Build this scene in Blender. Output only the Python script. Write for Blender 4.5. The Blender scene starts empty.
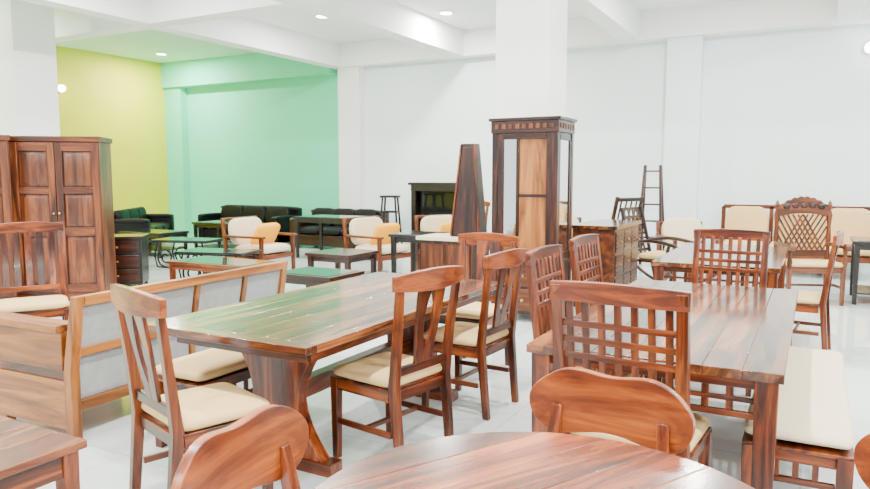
import bpy, math, random
from mathutils import Vector, Matrix, Euler
random.seed(11)
PI=math.pi
# ------------------------------------------------------------------ materials
def newmat(name):
    m=bpy.data.materials.new(name); m.use_nodes=True
    nt=m.node_tree; b=nt.nodes['Principled BSDF']
    return m,nt,b
def N(nt,t,**kw):
    n=nt.nodes.new(t)
    for k,v in kw.items(): setattr(n,k,v)
    return n
def wood(name,dark,mid,light,rough=.25,coat=.3,sc=1.0,tv=.35,stops=(.34,.5,.66)):
    m,nt,b=newmat(name); L=nt.links.new
    at=N(nt,'ShaderNodeAttribute',attribute_name='grain')
    mp=N(nt,'ShaderNodeMapping'); mp.inputs['Scale'].default_value=(1.3*sc,13*sc,13*sc)
    L(at.outputs['Vector'],mp.inputs['Vector'])
    n1=N(nt,'ShaderNodeTexNoise'); n1.inputs['Scale'].default_value=1.0; n1.inputs['Detail'].default_value=7
    n1.inputs['Roughness'].default_value=.62; n1.inputs['Distortion'].default_value=1.1
    L(mp.outputs[0],n1.inputs['Vector'])
    r=N(nt,'ShaderNodeValToRGB'); e=r.color_ramp.elements
    e[0].position=stops[0]; e[0].color=(*dark,1); e[1].position=stops[2]; e[1].color=(*light,1)
    x=e.new(stops[1]); x.color=(*mid,1)
    L(n1.outputs['Fac'],r.inputs['Fac'])
    mp2=N(nt,'ShaderNodeMapping'); mp2.inputs['Scale'].default_value=(6*sc,110*sc,110*sc)
    L(at.outputs['Vector'],mp2.inputs['Vector'])
    n2=N(nt,'ShaderNodeTexNoise'); n2.inputs['Scale'].default_value=1.0; n2.inputs['Detail'].default_value=3
    L(mp2.outputs[0],n2.inputs['Vector'])
    mx=N(nt,'ShaderNodeMixRGB',blend_type='MULTIPLY'); mx.inputs[0].default_value=.4
    L(r.outputs[0],mx.inputs[1]); L(n2.outputs['Fac'],mx.inputs[2])
    ta=N(nt,'ShaderNodeAttribute',attribute_name='tint')
    mr=N(nt,'ShaderNodeMapRange'); mr.inputs[3].default_value=1.15-tv; mr.inputs[4].default_value=1.15+tv
    L(ta.outputs['Fac'],mr.inputs[0])
    hs=N(nt,'ShaderNodeHueSaturation'); L(mx.outputs[0],hs.inputs['Color']); L(mr.outputs[0],hs.inputs['Value'])
    L(hs.outputs[0],b.inputs['Base Color'])
    b.inputs['Roughness'].default_value=rough
    b.inputs['Coat Weight'].default_value=coat; b.inputs['Coat Roughness'].default_value=.12
    bp=N(nt,'ShaderNodeBump'); bp.inputs['Strength'].default_value=.05; bp.inputs['Distance'].default_value=.002
    L(n2.outputs['Fac'],bp.inputs['Height']); L(bp.outputs[0],b.inputs['Normal'])
    return m
def plain(name,col,rough=.6,metal=0,noise=.06,scale=8,bump=0,spec=None):
    m,nt,b=newmat(name); L=nt.links.new
    tc=N(nt,'ShaderNodeTexCoord'); n=N(nt,'ShaderNodeTexNoise'); n.inputs['Scale'].default_value=scale; n.inputs['Detail'].default_value=4
    L(tc.outputs['Object'],n.inputs['Vector'])
    mr=N(nt,'ShaderNodeMapRange'); mr.inputs[3].default_value=1-noise; mr.inputs[4].default_value=1+noise
    L(n.outputs['Fac'],mr.inputs[0])
    hs=N(nt,'ShaderNodeHueSaturation'); hs.inputs['Color'].default_value=(*col,1); L(mr.outputs[0],hs.inputs['Value'])
    L(hs.outputs[0],b.inputs['Base Color']); b.inputs['Roughness'].default_value=rough; b.inputs['Metallic'].default_value=metal
    if spec is not None: b.inputs['Specular IOR Level'].default_value=spec
    if bump:
        n2=N(nt,'ShaderNodeTexNoise'); n2.inputs['Scale'].default_value=scale*30; L(tc.outputs['Object'],n2.inputs['Vector'])
        bp=N(nt,'ShaderNodeBump'); bp.inputs['Strength'].default_value=bump; bp.inputs['Distance'].default_value=.003
        L(n2.outputs['Fac'],bp.inputs['Height']); L(bp.outputs[0],b.inputs['Normal'])
    return m
RED=wood('sheesham_red',(.012,.002,.0005),(.118,.0185,.0026),(.34,.074,.011),.3,.1)
TOP=wood('sheesham_top',(.014,.004,.0015),(.115,.028,.007),(.33,.105,.030),.15,.3,.8,.4)
RTOP=wood('sheesham_round_top',(.018,.003,.0008),(.19,.034,.006),(.46,.13,.026),.22,.2,.8,.55)
ORG=wood('sheesham_orange',(.03,.004,.0008),(.22,.034,.0035),(.46,.105,.012),.32,.15,.8,.2)
GOLD=wood('teak_golden',(.11,.030,.004),(.29,.090,.014),(.46,.18,.038),.38,.1,.7,.25)
WARD=wood('wardrobe_wood',(.018,.004,.001),(.105,.022,.0045),(.24,.064,.013),.34,.1,.7,.3)
DRK=wood('walnut_dark',(.005,.0015,.001),(.028,.006,.003),(.075,.019,.008),.28,.12)
BLK=wood('espresso_black',(.002,.0015,.0015),(.007,.005,.004),(.015,.01,.009),.3,.1)
CREAM=plain('fabric_cream',(.70,.47,.21),.8,0,.05,6,.3)
WHITE=plain('fabric_offwhite',(.72,.61,.42),.8,0,.05,6,.3)
GREY=plain('fabric_greige',(.31,.32,.32),.85,0,.2,22,.5)
YEL=plain('fabric_yellow',(.92,.40,.0),.8,0,.05,6,.3)
BLEATH=plain('leather_black',(.006,.006,.008),.5,0,.1,6,.1,.2)
METAL=plain('dark_iron',(.02,.02,.022),.4,.8)
BRASS=plain('brass',(.6,.45,.2),.3,1)
MIRROR=plain('mirror_glass',(.80,.84,.82),.04,1,.0)
GLS=plain('tinted_glass_top',(.02,.035,.028),.06,0,.0,8,0,.35)
DGLS=plain('dark_glass',(.008,.010,.010),.08,0,.0,8,0,.35)
WALLW=plain('paint_white',(.79,.90,.91),.65,0,.015,2)
PILW=plain('paint_pillar',(.91,.93,.91),.65,0,.015,2)
CEILW=plain('paint_ceiling',(.90,.92,.90),.8,0,.01,2)
CEILG=plain('paint_ceiling_green',(.60,.84,.68),.8,0,.01,2)
WALLG=plain('paint_seafoam',(.13,.77,.48),.6,0,.02,2)
WALLY=plain('paint_lime',(.78,.70,.01),.6,0,.02,2)
def emit(name,col,s):
    m,nt,b=newmat(name); b.inputs['Emission Color'].default_value=(*col,1); b.inputs['Emission Strength'].default_value=s
    return m
LAMP=emit('lamp_diffuser',(1,.98,.94),30)
m,nt,b=newmat('floor_tile'); FLOOR=m; L=nt.links.new
tc=N(nt,'ShaderNodeTexCoord'); br=N(nt,'ShaderNodeTexBrick',offset=0.0)
br.inputs['Scale'].default_value=1; br.inputs['Brick Width'].default_value=.8; br.inputs['Row Height'].default_value=.8
br.inputs['Mortar Size'].default_value=.003; br.inputs['Color1'].default_value=(.64,.71,.705,1); br.inputs['Color2'].default_value=(.67,.735,.72,1); br.inputs['Mortar'].default_value=(.42,.47,.47,1)
L(tc.outputs['Object'],br.inputs['Vector'])
nz=N(nt,'ShaderNodeTexNoise'); nz.inputs['Scale'].default_value=2.5; nz.inputs['Detail'].default_value=6; L(tc.outputs['Object'],nz.inputs['Vector'])
mx=N(nt,'ShaderNodeMixRGB',blend_type='MULTIPLY'); mx.inputs[0].default_value=.15; L(br.outputs[0],mx.inputs[1]); L(nz.outputs['Fac'],mx.inputs[2])
L(mx.outputs[0],b.inputs['Base Color']); b.inputs['Roughness'].default_value=.06

# ------------------------------------------------------------------ mesh builder
class MB:
    def __init__(s): s.v=[];s.f=[];s.m=[];s.g=[];s.t=[];s.mats=[]
    def add(s,vs,fs,mat,M=None,tint=None,axis=None):
        if mat not in s.mats: s.mats.append(mat)
        mi=s.mats.index(mat); o=len(s.v)
        ext=[max(v[i] for v in vs)-min(v[i] for v in vs) for i in range(3)]
        ax=axis if axis is not None else ext.index(max(ext))
        off=Vector([random.uniform(0,40) for _ in range(3)]); tn=random.random() if tint is None else tint
        for v in vs:
            g=(v[ax],v[(ax+1)%3],v[(ax+2)%3]); s.g.append(Vector(g)+off); s.t.append(tn)
            p=Vector(v); s.v.append(M@p if M else p)
        for f in fs: s.f.append([i+o for i in f]); s.m.append(mi)
    def box(s,c,d,mat,rot=None,M=None,tint=None,axis=None):
        a,b_,c_=d[0]/2,d[1]/2,d[2]/2
        vs=[(x,y,z) for x in(-a,a) for y in(-b_,b_) for z in(-c_,c_)]
        fs=[(0,1,3,2),(4,6,7,5),(0,4,5,1),(2,3,7,6),(0,2,6,4),(1,5,7,3)]
        T=Matrix.Translation(c)
        if rot: T=T@Euler(rot).to_matrix().to_4x4()
        if M: T=M@T
        s.add(vs,fs,mat,T,tint,axis)
    def bb(s,x0,x1,y0,y1,z0,z1,mat,**k):
        s.box(((x0+x1)/2,(y0+y1)/2,(z0+z1)/2),(x1-x0,y1-y0,z1-z0),mat,**k)
    def loft(s,loops,mat,M=None,cap=True,closed=False,tint=None,axis=None):
        n=len(loops[0]); vs=[p for l in loops for p in l]; fs=[]
        k=len(loops); rng=k if closed else k-1
        for i in range(rng):
            for j in range(n):
                a=i*n+j;b_=i*n+(j+1)%n;c=((i+1)%k)*n+(j+1)%n;d=((i+1)%k)*n+j
                fs.append((a,b_,c,d))
        if cap and not closed:
            fs.append(tuple(reversed(range(n)))); fs.append(tuple((k-1)*n+j for j in range(n)))
        s.add(vs,fs,mat,M,tint,axis)
    def post(s,secs,mat,M=None):   # secs: (x,y,z,w,d)
        s.loft([[(x-w/2,y-d/2,z),(x+w/2,y-d/2,z),(x+w/2,y+d/2,z),(x-w/2,y+d/2,z)] for x,y,z,w,d in secs],mat,M)
    def rail(s,xs,yf,z0f,z1f,t,mat,M=None):   # curved board running in x
        s.loft([[(x,yf(x)-t/2,z0f(x)),(x,yf(x)+t/2,z0f(x)),(x,yf(x)+t/2,z1f(x)),(x,yf(x)-t/2,z1f(x))] for x in xs],mat,M)
    def prism(s,out,t,mat,M=None,tint=None,axis=None,fn=None): # outline in xz, thickness along y
        n=len(out)
        if fn is None: fn=lambda x,z:0
        vs=[(x,fn(x,z)-t/2,z) for x,z in out]+[(x,fn(x,z)+t/2,z) for x,z in out]
        fs=[tuple(range(n)),tuple(reversed(range(n,2*n)))]+[(i,i+n,(i+1)%n+n,(i+1)%n) for i in range(n)]
        s.add(vs,fs,mat,M,tint,axis)
    def hprism(s,out,z0,z1,mat,M=None,tint=None,axis=None): # outline in xy
        n=len(out); vs=[(x,y,z0) for x,y in out]+[(x,y,z1) for x,y in out]
        fs=[tuple(reversed(range(n))),tuple(range(n,2*n))]+[(i,(i+1)%n,(i+1)%n+n,i+n) for i in range(n)]
        s.add(vs,fs,mat,M,tint,axis)
    def cushion(s,c,d,mat,rot=None,M=None,e1=.38,e2=.22,nu=40,nv=14):
        sp=lambda v,e: math.copysign(abs(v)**e,v)
        loops=[]
        for i in range(1,nv):
            ph=-PI/2+PI*i/nv; l=[]
            for j in range(nu):
                th=2*PI*j/nu
                l.append((d[0]/2*sp(math.cos(ph),e1)*sp(math.cos(th),e2),d[1]/2*sp(math.cos(ph),e1)*sp(math.sin(th),e2),d[2]/2*sp(math.sin(ph),.8)))
            loops.append(l)
        T=Matrix.Translation(c)
        if rot: T=T@Euler(rot).to_matrix().to_4x4()
        if M: T=M@T
        s.loft(loops,mat,T)
    def cyl(s,c,r,h,mat,n=24,r2=None,rot=None,M=None):
        r2=r if r2 is None else r2
        T=Matrix.Translation(c)
        if rot: T=T@Euler(rot).to_matrix().to_4x4()
        if M: T=M@T
        s.loft([[(rr*math.cos(2*PI*j/n),rr*math.sin(2*PI*j/n),z) for j in range(n)] for rr,z in((r,-h/2),(r2,h/2))],mat,T)
    def lathe(s,c,prof,mat,n=24):
        s.loft([[(c[0]+r*math.cos(2*PI*j/n),c[1]+r*math.sin(2*PI*j/n),c[2]+z) for j in range(n)] for r,z in prof],mat)
    def tube(s,pts,r,mat,n=8,M=None,flat=1.0):
        pts=[Vector(p) for p in pts]; loops=[]
        for i,p in enumerate(pts):
            t=(pts[min(i+1,len(pts)-1)]-pts[max(i-1,0)]).normalized()
            a=Vector((1,0,0)) if abs(t.x)<.7 else Vector((0,1,0))
            u=t.cross(a).normalized(); w=t.cross(u)
            loops.append([tuple(p+u*r*math.cos(2*PI*j/n)*flat+w*r*math.sin(2*PI*j/n)) for j in range(n)])
        s.loft(loops,mat,M)
    def beam(s,p,q,w,h,mat,M=None):
        p=Vector(p);q=Vector(q);t=(q-p).normalized()
        a=Vector((0,0,1)) if abs(t.z)<.9 else Vector((0,1,0))
        u=t.cross(a).normalized(); v=u.cross(t).normalized()
        s.loft([[tuple(o+u*(i*w/2)+v*(j*h/2)) for i,j in((-1,-1),(1,-1),(1,1),(-1,1))] for o in(p,q)],mat,M)
    def mesh(s,name):
        me=bpy.data.meshes.new(name); me.from_pydata([tuple(v) for v in s.v],[],s.f)
        for m in s.mats: me.materials.append(m)
        me.polygons.foreach_set('material_index',s.m)
        me.polygons.foreach_set('use_smooth',[True]*len(s.f))
        a=me.attributes.new('grain','FLOAT_VECTOR','POINT'); a.data.foreach_set('vector',[c for g in s.g for c in g])
        a=me.attributes.new('tint','FLOAT','POINT'); a.data.foreach_set('value',s.t)
        import bmesh
        bm=bmesh.new(); bm.from_mesh(me); bmesh.ops.recalc_face_normals(bm,faces=bm.faces); bm.to_mesh(me); bm.free()
        me.set_sharp_from_angle(angle=math.radians(38)); me.update()
        return me
def put(me,name,x,y,z=0,rot=0,bev=.003):
    o=bpy.data.objects.new(name,me); bpy.context.scene.collection.objects.link(o)
    o.location=(x,y,z); o.rotation_euler=(0,0,math.radians(rot))
    if bev:
        b=o.modifiers.new('bevel','BEVEL'); b.width=bev; b.segments=2; b.limit_method='ANGLE'; b.angle_limit=math.radians(50); b.harden_normals=False
    return o
def lin(a,b,n): return [a+(b-a)*i/(n-1) for i in range(n)]

# ------------------------------------------------------------------ room shell
XL,YB,XR,YF,HC=-14.4,12.6,6.0,-4.5,4.25
DB=.48
def room(name,x0,x1,y0,y1,z0,z1,mat,bev=0):
    m=MB(); m.bb(x0,x1,y0,y1,z0,z1,mat); put(m.mesh(name),name,0,0,0,0,bev)
room('floor',XL-.2,XR,YF,YB+.2,-.1,0,FLOOR)
room('ceiling',-9.1,XR,YF,YB+.2,HC,HC+.1,CEILW)
room('ceiling_bay',XL-.2,-9.1,YF,YB+.2,HC,HC+.1,CEILG)
room('wall_back',-9.2,XR,YB,YB+.2,0,HC,WALLW)
room('wall_back_green',XL-.2,-9.2,YB,YB+.2,0,HC,WALLG)
room('wall_left',XL-.2,XL,YF,YB,0,HC,WALLY)
room('trim_pilaster_corner',XL,XL+.55,YB-.22,YB,0,HC-DB,WALLG)
room('trim_pilaster_left',-9.1,-8.55,YB-.2,YB,0,HC-DB,PILW)
room('trim_pilaster_right',-2.3,-1.75,YB-.22,YB,0,HC-DB,WALLW)
room('baseboard_back',-8.55,-2.3,YB-.015,YB,0,.1,PILW)
room('trim_beam_green',XL,-9.25,YB-.3,YB,HC-DB-.12,HC,WALLG)
room('trim_beam_back',-9.25,XR,YB-.3,YB,HC-DB,HC,PILW)
room('pillar_centre',-3.2,-2.58,7.3,7.92,0,HC,PILW,.01)
room('pillar_left',-10.98,-10.32,6.2,6.86,0,HC,PILW,.01)
for x in (-9.1,-6.2,-2.89,.3,3.5): room('trim_beam_long',x-.15,x+.15,YF,YB-.3,HC-DB,HC,CEILW)
for y in (7.6,4.2,.8,-2.6):
    xs=[-14.4,-9.25,-8.95,-6.35,-6.05,-3.04,-2.74,.15,.45,3.35,3.65,6.0]
    for i in range(0,12,2):
        room('trim_beam_cross',xs[i],xs[i+1],y-.15,y+.15,HC-DB,HC,CEILW)
# downlights
def light_at(x,y,e=120):
    m=MB(); m.cyl((0,0,-.012),.13,.024,PILW,32); m.cyl((0,0,-.026),.10,.006,LAMP,32)
    f=put(m.mesh('ceiling_downlight'),'ceiling_downlight',x,y,HC,0,0)
    l=bpy.data.lights.new('downlight','AREA'); l.shape='DISK'; l.size=.22; l.energy=e; l.color=(1,.97,.91)
    o=bpy.data.objects.new('lamp',l); bpy.context.scene.collection.objects.link(o); o.parent=f; o.location=(0,0,-.035)
for x in (-12,-7.65,-4.7,-1.3,1.9,4.8):
    for y in (10,5.9,2.4,-1.2):
        if (x,y)==(-12,10): light_at(-13.2,11.3,195)
        elif (x,y)==(-4.7,10): light_at(-5.65,10.8,195)
        else: light_at(x,y,195)
# wall lamps
def wlamp(x,y,z,nx,ny):
    m=MB()
    m.cyl((nx*.03,ny*.03,0),.09,.06,PILW,24,rot=(0,PI/2,math.atan2(ny,nx)))
    m.cushion((nx*.09,ny*.09,0),(.14,.14,.14),LAMP,e1=1,e2=1)
    put(m.mesh('wall_lamp'),'wall_lamp',x,y,z,0,0)
wlamp(XL,9.6,3.35,1,0); wlamp(.62,YB,3.4,0,-1)

# ------------------------------------------------------------------ dining furniture
def yb(z,y0=-.2,k=.13): return y0-max(0,z-.45)*k
def seatbase(m,W,mat,cush,sp=.03):
    for sx in(-1,1):
        m.post([(sx*(W/2-.025),.2,0,.036,.036),(sx*(W/2-.025),.2,.43,.047,.047)],mat)
        m.bb(sx*(W/2-.025)-.011,sx*(W/2-.025)+.011,-.18,.18,.375,.43,mat)
        m.bb(sx*(W/2-.025)-.01,sx*(W/2-.025)+.01,-.19,.18,.19,.22,mat)
    m.bb(-W/2+.047,W/2-.047,.19,.212,.375,.43,mat); m.bb(-W/2+.047,W/2-.047,-.21,-.19,.375,.43,mat)
    m.bb(-W/2+.04,W/2-.04,-.02,.0,.192,.218,mat)
    m.bb(-W/2+.005,W/2-.005,-.19,.225,.43,.442,mat)
    m.cushion((0,.015,.468),(W-.01,.44,.07),cush)
def chair_splat():
    m=MB(); W=.47; mat=RED; seatbase(m,W,mat,CREAM)
    for sx in(-1,1):
        m.post([(sx*.2,-.245,0,.036,.04),(sx*.205,-.205,.45,.042,.048),(sx*.21,yb(.7),.7,.042,.036),(sx*.228,yb(.98),.985,.04,.03)],mat)
    m.rail(lin(-.272,.272,17),lambda x:yb(.985)-.035+.5*x*x,lambda x:.945-.014*math.cos(x*6),lambda x:1.04-.28*x*x,.028,mat)
    m.bb(-.19,.19,yb(.53)-.012,yb(.53)+.012,.505,.55,mat)
    def st(sx):
        zs=lin(.54,.975,12); o=[];i=[]
        for z in zs:
            t=(z-.54)/.435
            o.append((sx*(.062+.045*t*t+.018*math.sin(t*PI)),z)); i.append((sx*(.0+ (.036*math.sin(min(1,max(0,(t-.2)/.68))*PI)**.7 if .2<t<.87 else 0)),z))
        m.prism(o+i[::-1],.018,mat,fn=lambda x,z:yb(z)-.02*(z-.54)/.435,tint=.5)
    st(1); st(-1)
    return m.mesh('dining_chair')
def chair_grid():
    m=MB(); W=.52; H=1.10; mat=RED; seatbase(m,W,mat,CREAM); k=.13
    Y=lambda z:yb(z,-.21,k)
    for sx in(-1,1):
        m.post([(sx*(W/2-.025),-.245,0,.04,.042),(sx*(W/2-.025),-.21,.45,.047,.047),(sx*(W/2-.022),Y(H),H-.02,.042,.034)],mat)
    m.rail(lin(-W/2-.005,W/2+.005,13),lambda x:Y(H)-.012+.25*x*x,lambda x:H-.08,lambda x:H-.14*x*x,.032,mat)
    for z in(.57,.80,.865,.93):
        m.box((0,Y(z),z),(W-.07,.022,.026 if z>.6 else .045),mat,rot=(0,0,0))
    for i in range(7):
        x=-W/2+.07+(W-.14)*i/6
        m.loft([[(x-.014,Y(z)-.008,z),(x+.014,Y(z)-.008,z),(x+.014,Y(z)+.008,z),(x-.014,Y(z)+.008,z)] for z in(.56,H-.06)],mat)
    return m.mesh('dining_chair')
def chair_round():
    m=MB(); mat=ORG; W=.46; seatbase(m,W,RED,CREAM)
    Y=lambda x:-.285+.55*x*x
    for sx in(-1,1):
        m.post([(sx*.19,-.235,0,.036,.04),(sx*.19,-.21,.45,.042,.045),(sx*.17,-.262,.76,.036,.03)],RED)
    w=.262
    def top(x):
        t=abs(x)/w; return .77+(.098+.009*(1-math.cos(x*22)))*max(0,1-t**3.4)**.5
    def bot(x):
        t=abs(x)/w; return .77-(.108-.024*math.cos(x*12))*max(0,1-t**3.4)**.5
    xs=[w*math.sin(a) for a in lin(-PI/2+.05,PI/2-.05,33)]
    m.rail(xs,Y,bot,top,.028,mat)
    return m.mesh('dining_chair')
CS,CG,CR=chair_splat(),chair_grid(),chair_round()
# left table chairs
put(CS,'dining_chair',-2.38,2.19,0,-18)
put(CS,'dining_chair',-1.95,3.10,0,80)
put(CS,'dining_chair',-1.95,4.05,0,86)
put(CS,'dining_chair',-2.30,4.82,0,176)
# right table
put(CG,'dining_chair',-.61,2.87,0,-4)
put(CG,'dining_chair',-1.03,3.72,0,-90)
put(CG,'dining_chair',-1.05,4.55,0,-92)
put(CG,'dining_chair',-.56,5.32,0,176)
put(CS,'dining_chair',-.10,6.66,0,86)
# round table chairs
put(CR,'dining_chair',-.56,1.87,0,175)
put(CR,'dining_chair',-.985,1.30,0,-84)
put(CR,'dining_chair',.17,1.75,0,140)

def planks(m,x0,x1,y0,y1,z0,z1,n,mat):
    for i in range(n):
        a=x0+(x1-x0)*i/n; b=x0+(x1-x0)*(i+1)/n
        m.bb(a,b,y0,y1,z0,z1,mat,tint=random.random(),axis=1)
# left table: hourglass trestles
m=MB(); planks(m,-.47,.47,-1.0,1.0,.722,.76,7,TOP)
for s in(-1,1): m.bb(-.52,.52,s*1.04-.04,s*1.04+.04,.722,.7602,TOP)
for s in(-1,1): m.bb(s*.495-.025,s*.495+.025,-1.0,1.0,.722,.7601,TOP)
for s in(-1,1):
    r=[];l=[]
    for z in lin(.06,.66,16):
        t=(z-.06)/.6; w=.15+.15*abs(2*t-1)**1.8
        r.append((w,z)); l.append((-w,z))
    T=Matrix.Translation((0,s*.66,0))
    m.prism(r+l[::-1],.075,RED,T,axis=2)
    m.bb(-.36,.36,s*.66-.05,s*.66+.05,0,.065,RED); m.bb(-.40,.40,s*.66-.045,s*.66+.045,.655,.722,RED)
m.bb(-.04,.04,-.63,.63,.30,.40,RED)
m.bb(-.42,.42,-.95,-.925,.65,.722,RED); m.bb(-.42,.42,.925,.95,.65,.722,RED)
for s in(-1,1): m.bb(s*.42-.012,s*.42+.012,-.93,.93,.65,.722,RED)
put(m.mesh('dining_table'),'dining_table',-2.41,3.4,0,0,.003)
# right tables
def table_lattice(W,Ln,name):
    m=MB(); planks(m,-W/2,W/2,-Ln/2,Ln/2,.722,.76,7,TOP)
    for sx in(-1,1):
        for sy in(-1,1):
            m.post([(sx*(W/2-.06),sy*(Ln/2-.06),0,.07,.07),(sx*(W/2-.06),sy*(Ln/2-.06),.722,.085,.085)],RED)
    for sy in(-1,1):
        y=sy*(Ln/2-.06); x1=W/2-.1
        m.bb(-x1,x1,y-.012,y+.012,.675,.722,RED); m.bb(-x1,x1,y-.012,y+.012,.555,.58,RED); m.bb(-x1,x1,y-.011,y+.011,.618,.636,RED)
        n=int(2*x1/.085)
        for i in range(1,n): m.bb(-x1+2*x1*i/n-.014,-x1+2*x1*i/n+.014,y-.01,y+.01,.58,.675,RED)
    for sx in(-1,1):
        x=sx*(W/2-.06); y1=Ln/2-.1
        m.bb(x-.012,x+.012,-y1,y1,.675,.722,RED); m.bb(x-.012,x+.012,-y1,y1,.555,.58,RED); m.bb(x-.011,x+.011,-y1,y1,.618,.636,RED)
        n=int(2*y1/.085)
        for i in range(1,n): m.bb(x-.01,x+.01,-y1+2*y1*i/n-.014,-y1+2*y1*i/n+.014,.58,.675,RED)
    return m.mesh(name)
put(table_lattice(1.02,2.2,'dining_table'),'dining_table',-.58,3.95,0,0,.003)
put(table_lattice(1.0,1.9,'dining_table'),'dining_table',-.72,7.1,0,0,.003)
# benches
def bench(Ln,W=.4,h=.49,cush=WHITE,mat=RED):
    m=MB()
    for sx in(-1,1):
        for sy in(-1,1): m.post([(sx*(W/2-.03),sy*(Ln/2-.03),0,.05,.05),(sx*(W/2-.03),sy*(Ln/2-.03),h-.09,.06,.06)],mat)
        m.bb(sx*(W/2-.03)-.012,sx*(W/2-.03)+.012,-Ln/2+.06,Ln/2-.06,h-.14,h-.09,mat)
        m.bb(sx*(W/2-.03)-.012,sx*(W/2-.03)+.012,-Ln/2+.06,Ln/2-.06,h-.23,h-.205,mat)
        n=int(Ln/.09)
        for i in range(1,n): m.bb(sx*(W/2-.03)-.01,sx*(W/2-.03)+.01,-Ln/2+Ln*i/n-.012,-Ln/2+Ln*i/n+.012,h-.205,h-.14,mat)
    for sy in(-1,1):
        y=sy*(Ln/2-.03); m.bb(-W/2+.06,W/2-.06,y-.012,y+.012,h-.14,h-.09,mat); m.bb(-W/2+.06,W/2-.06,y-.012,y+.012,h-.23,h-.205,mat)
        for i in(-1,0,1): m.bb(i*.07-.012,i*.07+.012,y-.01,y+.01,h-.205,h-.14,mat)
    m.bb(-W/2,W/2,-Ln/2,Ln/2,h-.09,h-.075,mat)
    m.cushion((0,0,h-.035),(W,Ln,.085),cush,e2=.12)
    return m.mesh('dining_bench')
put(bench(1.62),'dining_bench',-.02,3.86,0,0)
put(bench(.85,.36,.47,CREAM),'dining_bench',-2.98,2.98,0,0)
# round table
m=MB(); R=.555; n=8
for i in range(n):
    a=-R+2*R*i/n; b=-R+2*R*(i+1)/n
    aa=max(-1,min(1,a/R)); bb=max(-1,min(1,b/R))
    t0,t1=math.acos(aa),math.acos(bb)
    up=[(R*math.cos(t),R*math.sin(t)) for t in lin(t0,t1,12)]
    dn=[(x,-y) for x,y in up[::-1]]
    out=up+dn
    if i==0: out=out[:-1]
    if i==n-1: out=up+dn[1:]
    m.hprism(out,.725,.76,RTOP,axis=1,tint=[.1,.9,.45,.8,.2,.65,1,.3][i])
m.lathe((0,0,0),[(.34,.69),(.36,.724)],RED)
m.lathe((0,0,0),[(.05,.0),(.26,.0),(.27,.04),(.12,.09),(.07,.16),(.06,.3),(.10,.42),(.07,.52),(.09,.6),(.28,.66),(.34,.69)],RED)
put(m.mesh('round_dining_table'),'round_dining_table',-.467,1.355,0,-28,.003)
# low side table bottom left
m=MB(); planks(m,-.33,.33,-.33,.33,.52,.55,4,RTOP)
for sx in(-1,1):
    for sy in(-1,1): m.post([(sx*.28,sy*.28,0,.05,.05),(sx*.28,sy*.28,.52,.06,.06)],RED)
    m.bb(sx*.29-.012,sx*.29+.012,-.25,.25,.43,.52,RED); m.bb(-.25,.25,sx*.29-.012,sx*.29+.012,.43,.52,RED)
planks(m,-.25,.25,-.27,.27,.14,.16,4,RED)
put(m.mesh('side_table'),'side_table',-2.6,1.22,0,0,.003)

# ------------------------------------------------------------------ sofas
def wood_sofa(W,mat,back,seat,arm,name,grid=2,H=.8,loosepillow=0,D=.74):
    m=MB(); y0=-D/2; y1=D/2
    for sx in(-1,1):
        x=sx*(W/2-.035)
        m.post([(x,y0+.04,0,.05,.05),(x,y0+.04,.4,.05,.05),(x,y0-.03,H,.045,.045)],mat)
        m.post([(x,y1-.04,0,.045,.045),(x,y1-.04,.58,.05,.05)],mat)
        m.bb(x-.04,x+.04,y0,y1+.01,.58,.61,arm)
        m.bb(x-.014,x+.014,y0+.06,y1-.06,.26,.33,mat)
    Y=lambda z:y0+.04-.07*max(0,z-.4)/.4
    m.bb(-W/2+.06,W/2-.06,Y(H)-.022,Y(H)+.022,H-.05,H,mat)
    m.bb(-W/2+.06,W/2-.06,Y(.3)-.02,Y(.3)+.02,.27,.34,mat)
    m.bb(-W/2+.06,W/2-.06,y1-.06,y1-.03,.26,.33,mat)
    n=grid
    for i in range(1,n): 
        x=-W/2+W*i/n; m.loft([[(x-.03,Y(z)-.015,z),(x+.03,Y(z)-.015,z),(x+.03,Y(z)+.015,z),(x-.03,Y(z)+.015,z)] for z in(.34,H-.07)],mat)
    z=.55; m.bb(-W/2+.06,W/2-.06,Y(z)-.014,Y(z)+.014,z-.02,z+.02,mat)
    m.bb(-W/2+.06,W/2-.06,y0+.06,y1-.06,.3,.33,mat)
    for i in range(n):
        x=-W/2+.06+(W-.12)*(i+.5)/n
        m.cushion((x,.05,.4),((W-.12)/n-.01,D-.16,.14),seat)
        m.cushion((x,Y(.6)+.1,.65),((W-.12)/n-.01,.13,.42),back,rot=(.16,0,0))
    if loosepillow:
        m.cushion((-.04,.07,.60),(.50,.40,.15),YEL,rot=(1.05,0,0),e1=.6,e2=.4)
    return m.mesh(name)
# sofa behind left table (seen from the back)
m=MB()
W,D,H=1.85,.78,.83
for sx in(-1,1):
    x=sx*(W/2-.03)
    m.post([(x,-.34,0,.06,.06),(x,-.34,.4,.06,.06),(x,-.42,H,.055,.045)],GOLD)
for sx in(-1,1):
    x=sx*(W/2-.045)
    m.bb(x-.045,x+.045,-.32,.38,.06,.34,GOLD,axis=1); m.bb(x-.05,x+.05,-.31,.42,.40,.62,GOLD,axis=1); m.bb(x-.07,x+.07,-.30,.46,.62,.66,GOLD,axis=1)
    m.bb(x-.035,x+.035,-.30,.36,.34,.40,RED); m.bb(x-.03,x+.03,.26,.34,0,.06,GOLD); 
Y=lambda z:-.34-.08*max(0,z-.4)/.42
m.bb(-W/2+.06,W/2-.06,Y(H)-.025,Y(H)+.025,H-.055,H,GOLD); m.bb(-W/2+.06,W/2-.06,-.37,-.32,.16,.22,GOLD)
m.bb(-W/2+.06,W/2-.06,Y(.5)-.02,Y(.5)+.02,.475,.525,GOLD)
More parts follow.
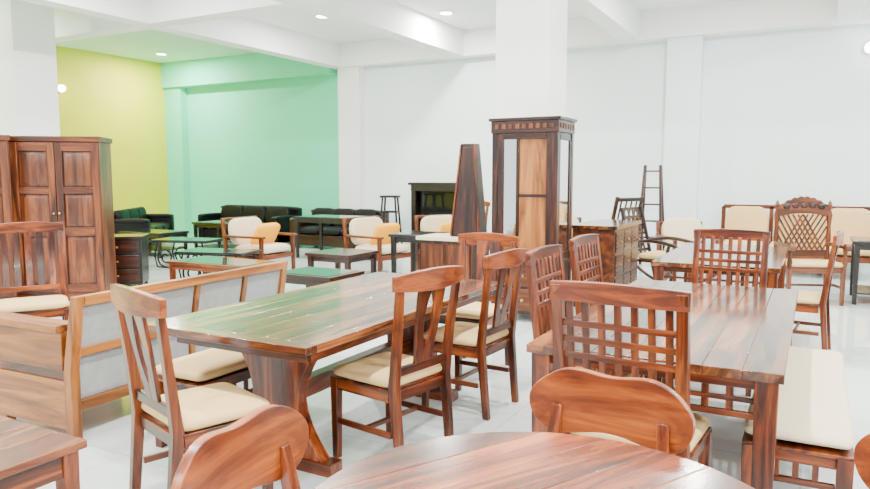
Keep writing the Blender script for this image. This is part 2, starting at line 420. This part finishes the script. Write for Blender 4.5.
for i in range(1,4):
    x=-W/2+W*i/4; m.post([(x,Y(.2),.2,.04,.035),(x,Y(.4),.4,.04,.035),(x,Y(H-.05),H-.05,.04,.035)],GOLD)
for i in range(4):
    x=-W/2+W*(i+.5)/4; w=W/4-.05
    m.box((x,-.33,.35),(w,.02,.26),GREY); m.box((x,Y(.65)+.01,.645),(w,.02,.25),GREY,rot=(.19,0,0))
for i in range(3):
    x=-W/2+.1+(W-.2)*(i+.5)/3; m.cushion((x,.04,.42),((W-.2)/3,.66,.15),GREY); m.cushion((x,-.26,.60),((W-.2)/3,.13,.34),GREY,rot=(.18,0,0))
m.bb(-W/2+.1,W/2-.1,-.32,.36,.26,.34,GOLD)
put(m.mesh('wooden_sofa'),'wooden_sofa',-4.02,3.3,0,92,.003)

arm1=wood_sofa(.80,RED,WHITE,WHITE,RED,'cushioned_armchair',1,.86,1)
arm2=wood_sofa(.72,RED,WHITE,WHITE,RED,'cushioned_armchair',1,.8,0)
put(arm1,'cushioned_armchair',-7.35,8.0,0,-88)
put(arm1,'cushioned_armchair',-5.75,8.85,0,-100)
put(arm1,'cushioned_armchair',-5.05,9.75,0,-120)
put(arm2,'cushioned_armchair',-3.6,10.9,0,-160)
# slatted tall-back chair at left
m=MB(); W=.54; seatbase(m,W,RED,CREAM); Y=lambda z:yb(z,-.21,.18)
for sx in(-1,1):
    m.post([(sx*(W/2-.025),-.235,0,.045,.045),(sx*(W/2-.025),-.21,.45,.05,.05),(sx*(W/2-.02),Y(1.1),1.1,.05,.035)],RED)
m.rail(lin(-W/2,W/2,11),lambda x:Y(1.08)+.2*x*x,lambda x:1.02,lambda x:1.11-.3*x*x,.03,RED)
m.bb(-W/2+.04,W/2-.04,Y(.56)-.012,Y(.56)+.012,.54,.58,RED)
for i in range(5):
    x=-.17+.085*i
    m.loft([[(x-.026,Y(z)-.01-.03*math.sin((z-.56)*6.5),z),(x+.026,Y(z)-.01-.03*math.sin((z-.56)*6.5),z),(x+.026,Y(z)+.01-.03*math.sin((z-.56)*6.5),z),(x-.026,Y(z)+.01-.03*math.sin((z-.56)*6.5),z)] for z in lin(.56,1.03,7)],DRK if i%2 else RED)
put(m.mesh('slatted_chair'),'slatted_chair',-5.53,3.35,0,-121)

# block sofas
def blocksofa(W,H,body,seat,name,D=.85,n=3):
    m=MB()
    m.bb(-W/2,W/2,-D/2,D/2-.04,.06,.28,body)
    m.bb(-W/2,W/2,-D/2,-D/2+.12,.28,H-.04,body)
    for sx in(-1,1):
        m.bb(sx*(W/2-.07)-.07,sx*(W/2-.07)+.07,-D/2,D/2,.06,.56,body); m.cushion((sx*(W/2-.07),0,.58),(.17,D,.1),body,e2=.15)
        for sy in(-1,1): m.post([(sx*(W/2-.08),sy*(D/2-.08),0,.04,.04),(sx*(W/2-.08),sy*(D/2-.08),.07,.06,.06)],BLK)
    m.cushion((0,-D/2+.07,H-.05),(W,.2,.12),body,e2=.12)
    for i in range(n):
        w=(W-.28)/n; x=-W/2+.14+w*(i+.5)
        m.cushion((x,.05,.36),(w-.005,D-.18,.17),seat); m.cushion((x,-D/2+.22,.60),(w-.005,.18,H-.36),seat,rot=(.12,0,0))
    return m.mesh(name)
put(blocksofa(2.0,.76,BLEATH,BLEATH,'black_sofa'),'black_sofa',-12.6,10.1,0,-55)
put(blocksofa(2.3,.80,BLEATH,BLEATH,'black_sofa'),'black_sofa',-11.1,11.75,0,180)
put(blocksofa(1.9,.78,DRK,BLEATH,'dark_sofa'),'dark_sofa',-8.6,11.7,0,180)
# beige panel sofa with wooden frame at the back right
m=MB(); W=2.1
for x in (-W/2,-W/6,W/6,W/2): m.post([(x,-.36,0,.06,.06),(x,-.36,1.0,.06,.06)],WARD)
for z0,z1 in((.2,.3),(.97,1.03)): m.bb(-W/2,W/2,-.39,-.33,z0,z1,WARD)
for i in range(3): m.cushion((-W/3+W/3*i,-.29,.72),(W/3-.07,.12,.58),CREAM,e2=.12); m.cushion((-W/3+W/3*i,.04,.42),(W/3-.02,.66,.16),CREAM,e2=.12)
m.bb(-W/2,W/2,-.33,.36,.26,.34,WARD)
for s in(-1,1):
    m.post([(s*W/2,.33,0,.06,.06),(s*W/2,.33,.6,.06,.06)],WARD); m.bb(s*W/2-.04,s*W/2+.04,-.36,.38,.6,.64,WARD)
put(m.mesh('beige_sofa'),'beige_sofa',-.25,11.85,0,180)

# ------------------------------------------------------------------ wardrobes
def wardrobe(W,H,D,mat,name):
    m=MB()
    m.bb(-W/2,W/2,-D/2,D/2-.02,.08,H-.06,mat,axis=2)
    m.bb(-W/2-.02,W/2+.02,-D/2-.01,D/2+.02,H-.06,H,mat); m.bb(-W/2-.01,W/2+.01,-D/2,D/2,0,.09,mat)
    for s in(-1,1):
        x0,x1=(.004,W/2-.01) if s>0 else (-W/2+.01,-.004); y=D/2
        f=.075
        m.bb(x0,x0+f,y-.022,y+.006,.1,H-.07,mat); m.bb(x1-f,x1,y-.022,y+.006,.1,H-.07,mat)
        for z0,z1 in((.1,.2),(.78,.88),(1.28,1.36),(H-.17,H-.07)): m.bb(x0+f,x1-f,y-.022,y+.006,z0,z1,mat)
        for z0,z1 in((.2,.78),(.88,1.28),(1.36,H-.17)):
            cx=(x0+x1)/2; w=(x1-x0)/2-f
            def lp(i,yy): return [(cx-w+i,yy,z0+i),(cx+w-i,yy,z0+i),(cx+w-i,yy,z1-i),(cx-w+i,yy,z1-i)]
            m.loft([lp(0,y-.019),lp(.014,y-.019),lp(.045,y-.002),lp(.05,y)],mat,axis=2)
        m.cyl((.03*s,y+.02,1.05),.012,.035,BRASS,12,rot=(PI/2,0,0))
    return m.mesh(name)
put(wardrobe(.98,1.95,.5,WARD,'wardrobe'),'wardrobe',-8.0,5.32,0,-142,.003)
put(wardrobe(1.0,1.95,.5,WARD,'wardrobe'),'wardrobe',-8.56,4.46,0,-125,.003)

# ------------------------------------------------------------------ display cabinet (vitrine)
m=MB(); W,D,H=.70,.5,2.07; y=D/2
for sx in(-1,1):
    for sy in(-1,1): m.bb(sx*(W/2-.03)-.03,sx*(W/2-.03)+.03,sy*(D/2-.03)-.03,sy*(D/2-.03)+.03,0,H-.13,DRK)
m.bb(-W/2+.01,W/2-.01,-D/2+.01,D/2-.02,.08,.62,DRK)
m.bb(-W/2+.03,W/2-.03,-D/2+.01,-D/2+.03,.62,H-.13,DRK)
m.bb(-W/2-.03,W/2+.03,-D/2-.02,D/2+.03,H-.03,H,DRK); m.bb(-W/2-.01,W/2+.01,-D/2,D/2+.01,H-.15,H-.03,DRK)
for i in range(9):
    x=-W/2+.06+(W-.12)*i/8; m.bb(x-.022,x+.022,D/2+.01,D/2+.018,H-.11,H-.06,WARD)
for i in range(6):
    yy=-D/2+.05+(D-.1)*i/5
    m.bb(-W/2-.018,-W/2-.01,yy-.02,yy+.02,H-.11,H-.06,WARD); m.bb(W/2+.01,W/2+.018,yy-.02,yy+.02,H-.11,H-.06,WARD)
m.bb(-W/2+.06,-W/2+.12,y-.04,y-.005,.64,H-.15,DRK); m.bb(W/2-.12,W/2-.06,y-.04,y-.005,.64,H-.15,DRK)
m.bb(-W/2+.12,W/2-.12,y-.04,y-.005,.64,.71,DRK); m.bb(-W/2+.12,W/2-.12,y-.04,y-.005,H-.21,H-.15,DRK)
m.bb(.06,.09,y-.04,y-.008,.71,H-.21,DRK)
m.bb(.09,W/2-.12,y-.03,y-.022,.71,H-.21,MIRROR)
m.bb(-W/2+.12,.06,y-.03,y-.022,.71,H-.21,GOLD,axis=2)
m.bb(-W/2+.12,.06,y-.022,y-.012,1.28,1.31,DRK)
for sx in(-1,1):
    x=sx*(W/2-.02); m.bb(x-.004,x+.004,-D/2+.1,D/2-.1,.72,H-.22,MIRROR)
    m.bb(x-.015,x+.015,-D/2+.06,-D/2+.1,.62,H-.15,DRK); m.bb(x-.015,x+.015,D/2-.1,D/2-.06,.62,H-.15,DRK)
    m.bb(x-.015,x+.015,-D/2+.06,D/2-.06,.62,.72,DRK); m.bb(x-.015,x+.015,-D/2+.06,D/2-.06,H-.22,H-.15,DRK)
for z in(.12,.37):
    m.bb(-W/2+.07,W/2-.07,y-.02,y+.0,z,z+.22,WARD); m.cyl((0,y+.015,z+.11),.015,.03,BRASS,12,rot=(PI/2,0,0))
m.bb(-W/2-.01,W/2+.01,-D/2,D/2+.01,.6,.64,DRK)
put(m.mesh('glass_display_cabinet'),'glass_display_cabinet',-2.58,6.87,0,180,.003)
# side cabinet + tapered tower
m=MB(); m.bb(-.33,.33,-.22,.22,.06,.78,DRK); m.bb(-.36,.36,-.25,.25,.78,.82,WHITE)
for sx in(-1,1):
    m.bb(sx*.16-.14,sx*.16+.14,.22,.235,.1,.74,WARD); m.cyl((sx*.03,.245,.45),.012,.02,BRASS,10,rot=(PI/2,0,0))
    for sy in(-1,1): m.post([(sx*.29,sy*.18,0,.05,.05),(sx*.29,sy*.18,.06,.06,.06)],DRK)
put(m.mesh('side_cabinet'),'side_cabinet',-3.55,7.0,0,180)
m=MB()
m.loft([[(-.18,-.1,0),(.18,-.1,0),(.18,.1,0),(-.18,.1,0)],[(-.10,-.05,1.02),(.08,-.05,1.02),(.08,.05,1.02),(-.10,.05,1.02)]],DRK)
m.loft([[(-.15,.10,.04),(.15,.10,.04),(.15,.112,.04),(-.15,.112,.04)],[(-.08,.052,.98),(.06,.052,.98),(.06,.064,.98),(-.08,.064,.98)]],DRK)
m.beam((-.17,.11,.01),(-.09,.06,1.01),.02,.02,RED); m.beam((.17,.11,.01),(.07,.06,1.01),.02,.02,RED)
put(m.mesh('tapered_wooden_tower'),'tapered_wooden_tower',-3.37,7.0,.82,180)
# sideboard right of pillar
m=MB(); m.bb(-.24,.24,-.58,.58,.08,.9,WARD); m.bb(-.27,.27,-.61,.61,.9,.94,TOP,axis=1); m.bb(-.22,.22,-.55,.55,0,.08,DRK)
for k in range(3):
    for z in(.12,.38,.64):
        y0=-.55+.37*k; m.bb(.24,.252,y0,y0+.35,z,z+.23,DRK)
        for q in range(4): m.bb(.252,.258,y0+.02,y0+.33,z+.03+.048*q,z+.055+.048*q,WARD)
        m.cyl((.265,y0+.175,z+.115),.012,.02,BRASS,10,rot=(0,PI/2,0))
put(m.mesh('sideboard'),'sideboard',-2.16,8.25,0,0)
# dark small chest behind wardrobe
m=MB(); m.bb(-.3,.3,-.22,.22,.05,.66,BLK); m.bb(-.32,.32,-.24,.24,.66,.69,DRK)
for z in(.09,.28,.47): m.bb(-.27,.27,.22,.235,z,z+.16,DRK); m.cyl((0,.245,z+.08),.012,.02,BRASS,10,rot=(PI/2,0,0))
for sx in(-1,1):
    for sy in(-1,1): m.bb(sx*.26-.025,sx*.26+.025,sy*.18-.025,sy*.18+.025,0,.05,DRK)
put(m.mesh('drawer_chest'),'drawer_chest',-8.22,6.25,0,-140)

# ------------------------------------------------------------------ small tables
def low_table(W,D,h,top,leg,name,shelf=True):
    m=MB(); m.bb(-W/2,W/2,-D/2,D/2,h-.035,h,leg)
    if top is not leg: m.bb(-W/2+.05,W/2-.05,-D/2+.05,D/2-.05,h-.01,h+.004,top)
    for sx in(-1,1):
        for sy in(-1,1): m.post([(sx*(W/2-.05),sy*(D/2-.05),0,.045,.045),(sx*(W/2-.05),sy*(D/2-.05),h-.035,.06,.06)],leg)
        m.bb(sx*(W/2-.05)-.012,sx*(W/2-.05)+.012,-D/2+.07,D/2-.07,h-.1,h-.035,leg); m.bb(-W/2+.07,W/2-.07,sx*(D/2-.05)-.012,sx*(D/2-.05)+.012,h-.1,h-.035,leg)
    if shelf: m.bb(-W/2+.05,W/2-.05,-D/2+.05,D/2-.05,.12,.14,leg)
    return m.mesh(name)
put(low_table(1.25,.65,.45,GLS,RED,'coffee_table'),'coffee_table',-6.35,6.25,0,0)
put(low_table(.75,.6,.5,GLS,DRK,'coffee_table'),'coffee_table',-4.5,5.75,0,0)
put(low_table(.65,.65,.56,DRK,DRK,'side_table',False),'side_table',-5.1,7.0,0,0)
put(low_table(.62,.62,.76,DGLS,BLK,'side_table'),'side_table',-4.4,7.75,0,0)
put(low_table(1.2,.7,.6,DGLS,BLK,'console_table'),'console_table',-9.9,9.9,0,0)
put(low_table(1.4,.8,.75,DGLS,BLK,'console_table',False),'console_table',-7.6,10.3,0,0)
put(low_table(1.1,.7,.45,GLS,BLK,'coffee_table'),'coffee_table',-10.9,9.0,0,0)
put(low_table(1.2,.8,.74,DGLS,BLK,'console_table'),'console_table',1.0,9.75,0,0)
# scroll iron tables
def scroll_table(name):
    m=MB(); m.bb(-.5,.5,-.28,.28,.44,.46,GLS); m.bb(-.52,.52,-.3,.3,.42,.44,METAL)
    for sy in(-.24,.24):
        for sx in(-1,1):
            pts=[]
            for i in range(40):
                a=i/39*3.3*PI; r=.16*(1-i/50)
                pts.append((sx*(.26+r*math.cos(a-PI/2)),sy,.175+r*math.sin(a-PI/2)))
            m.tube(pts,.014,METAL)
            m.tube([(sx*.26,sy,.012),(sx*.42,sy,.02),(sx*.46,sy,.2),(sx*.4,sy,.42)],.013,METAL)
        m.tube([(-.26,sy,.012),(.26,sy,.012)],.012,METAL)
    return m.mesh(name)
st=scroll_table('scroll_iron_table')
put(st,'scroll_iron_table',-9.0,8.1,0,15); put(st,'scroll_iron_table',-7.25,7.05,0,15); put(st,'scroll_iron_table',-10.7,7.8,0,10)

# bar stool
m=MB(); 
for sx in(-1,1):
    for sy in(-1,1): m.beam((sx*.2,sy*.2,0),(sx*.12,sy*.12,1.08),.035,.035,BLK)
for z in(.25,.5,.78):
    k=.2-.08*z/1.08
    for s in(-1,1): m.bb(-k,k,s*k-.012,s*k+.012,z,z+.03,BLK); m.bb(s*k-.012,s*k+.012,-k,k,z,z+.03,BLK)
m.bb(-.17,.17,-.17,.17,1.07,1.11,BLK)
put(m.mesh('bar_stool'),'bar_stool',-7.2,11.45,0,20)
# dark media cabinet against back wall
m=MB(); W=1.15
m.bb(-W/2,W/2,-.2,.16,0,.3,BLK); m.bb(-W/2,-W/2+.1,-.2,.16,.3,1.22,BLK); m.bb(W/2-.1,W/2,-.2,.16,.3,1.22,BLK)
m.bb(-W/2+.1,W/2-.1,-.2,-.17,.3,1.22,BLK); m.bb(-W/2-.05,W/2+.05,-.2,.2,1.3,1.35,BLK); m.bb(-W/2,W/2,-.2,.17,1.18,1.3,BLK)
m.bb(-W/2+.1,W/2-.1,-.17,.1,.66,.69,DRK); m.bb(-W/2+.13,W/2-.13,-.02,.02,.72,1.16,DGLS)
m.bb(-.2,.2,-.08,.1,.69,.72,BLK); m.bb(-.3,.3,-.1,.1,.3,.42,BLK)
put(m.mesh('media_cabinet'),'media_cabinet',-6.6,12.36,0,180)
# ladder shelf
m=MB()
for sx in(-1,1):
    m.beam((sx*.2,.16,0),(sx*.12,0,1.66),.045,.03,DRK); m.beam((sx*.2,-.2,0),(sx*.12,-.02,1.66),.045,.03,DRK)
for i in range(6):
    z=.2+.27*i; k=.2-.08*z/1.66; m.bb(-k,k,-.19+.1*z,.15-.085*z,z,z+.025,DRK)
put(m.mesh('step_ladder_shelf'),'step_ladder_shelf',-2.35,11.75,0,180)
# folding chair
m=MB(); R_=Matrix.Rotation(math.radians(-14),4,'X')
for sx in(-1,1): m.box((sx*.24,0,.62),(.05,.03,1.24),DRK,M=R_)
for z in(.03,.42,.82,1.2): m.box((0,0,z),(.44,.03,.05),DRK,M=R_)
for i in range(4): m.box((-.15+.1*i,0,.62),(.025,.015,1.16),DRK,M=R_)
for sx in(-1,1): m.beam((sx*.2,-.32,.015),(sx*.2,.2,.92),.03,.03,DRK)
put(m.mesh('folding_chair'),'folding_chair',-2.5,9.9,.0,240)
# rocking chair
def rocker():
    m=MB()
    for sx in(-1,1):
        m.tube([(sx*.28,-.55+1.2*t,.03+.25*(2*t-1.05)**2) for t in lin(0,1,16)],.022,DRK)
        m.tube([(sx*.27,.25+.03*math.sin(t*6),.06+.56*t) for t in lin(0,1,8)],.022,DRK)
        m.tube([(sx*.27,-.18-.25*t,.05+1.02*t+0) for t in lin(0,1,8)],.024,DRK)
        pts=[(sx*.29,-.3+.6*t,.62+.04*math.sin(t*PI)) for t in lin(0,1,10)]+[(sx*.29,.3+.07*math.sin(a),.55+.07*math.cos(a)) for a in lin(.2,5,10)]
        m.tube(pts,.024,DRK)
    for z in lin(.5,1.05,6): m.bb(-.27,.27,-.2-.245*z-.0,-.18-.245*z,z-.02,z+.02,DRK)
    m.bb(-.27,.27,-.22,.26,.38,.41,DRK); m.cushion((0,.02,.45),(.5,.46,.1),CREAM)
    for i in range(4): m.beam((-.18+.12*i,-.3,.45),(-.18+.12*i,-.45,1.04),.04,.015,DRK)
    return m.mesh('rocking_chair')
rk=rocker()
put(rk,'rocking_chair',-1.75,9.4,0,-105); put(arm2,'cushioned_armchair',-1.6,10.7,0,-150)
# carved throne chair
m=MB(); W=.64; CARV=WARD; seatbase(m,W,CARV,CREAM); Y=-.25
for sx in(-1,1):
    x=sx*(W/2-.02); m.lathe((x,Y,0),[(.02,0),(.03,.08),(.025,.4),(.035,.5),(.02,.6),(.03,.75),(.022,.9),(.034,1.02),(.015,1.1),(.03,1.14),(.004,1.2)],CARV,14)
    m.bb(x-.03,x+.03,-.23,.26,.66,.70,CARV); m.lathe((x,.21,0),[(.02,.42),(.03,.5),(.018,.58),(.028,.66)],CARV,12)
    m.cyl((x,.26,.68),.045,.06,CARV,16,rot=(0,PI/2,0))
top=[]
for i in range(41):
    t=-1+2*i/40; top.append((t*.3,1.1+.13*(1-t*t)+.018*abs(math.sin(i*PI/5))))
bot=[(x,1.0+.04*(1-(x/.3)**2)) for x,z in top[::-1]]
m.prism(top+bot,.035,CARV,Matrix.Translation((0,Y,0)),axis=0)
m.bb(-.3,.3,Y-.015,Y+.015,.52,.6,CARV)
m.bb(-.27,.27,Y-.012,Y-.006,.6,1.02,CREAM)
for i in range(-7,8):
    for s in(-1,1):
        x0=i*.06; z0,z1=.6,1.03; x1=x0+s*.24
        a,b=max(-.28,min(.28,x0)),max(-.28,min(.28,x1))
        if abs(x0)<.28 and a!=b: m.beam((x0,Y+.006*s,z0),(b,Y+.006*s,z0+(z1-z0)*min(1,abs((b-x0)/(x1-x0)))),.012,.02,CARV)
for i in range(5):
    a=-.2+.1*i; m.cushion((a,Y+.02,1.1+.04*(1-(a/.3)**2)),(.08,.03,.07),DRK,e1=1,e2=1,nu=12,nv=8)
put(m.mesh('carved_throne_chair'),'carved_throne_chair',-.03,9.3,0,-158)

# more background chairs
for x,y,r in((-3.4,9.2,-150),(-5.4,11.2,170),(-4.4,11.6,180),(2.1,9.9,90),(1.0,10.75,180)):
    put(CS,'dining_chair',x,y,0,r)

# ------------------------------------------------------------------ world & camera
w=bpy.data.worlds.new('daylight'); bpy.context.scene.world=w; w.use_nodes=True
bg=w.node_tree.nodes['Background']; bg.inputs[0].default_value=(.93,.97,1,1); bg.inputs[1].default_value=1.8
cd=bpy.data.cameras.new('camera'); cam=bpy.data.objects.new('camera',cd); bpy.context.scene.collection.objects.link(cam)
cam.location=(0,0,1.5); cam.rotation_euler=(math.radians(90-5.67),0,math.radians(28.5))
cd.sensor_width=36; cd.lens=36*700/870; cd.clip_start=.05
bpy.context.scene.camera=cam
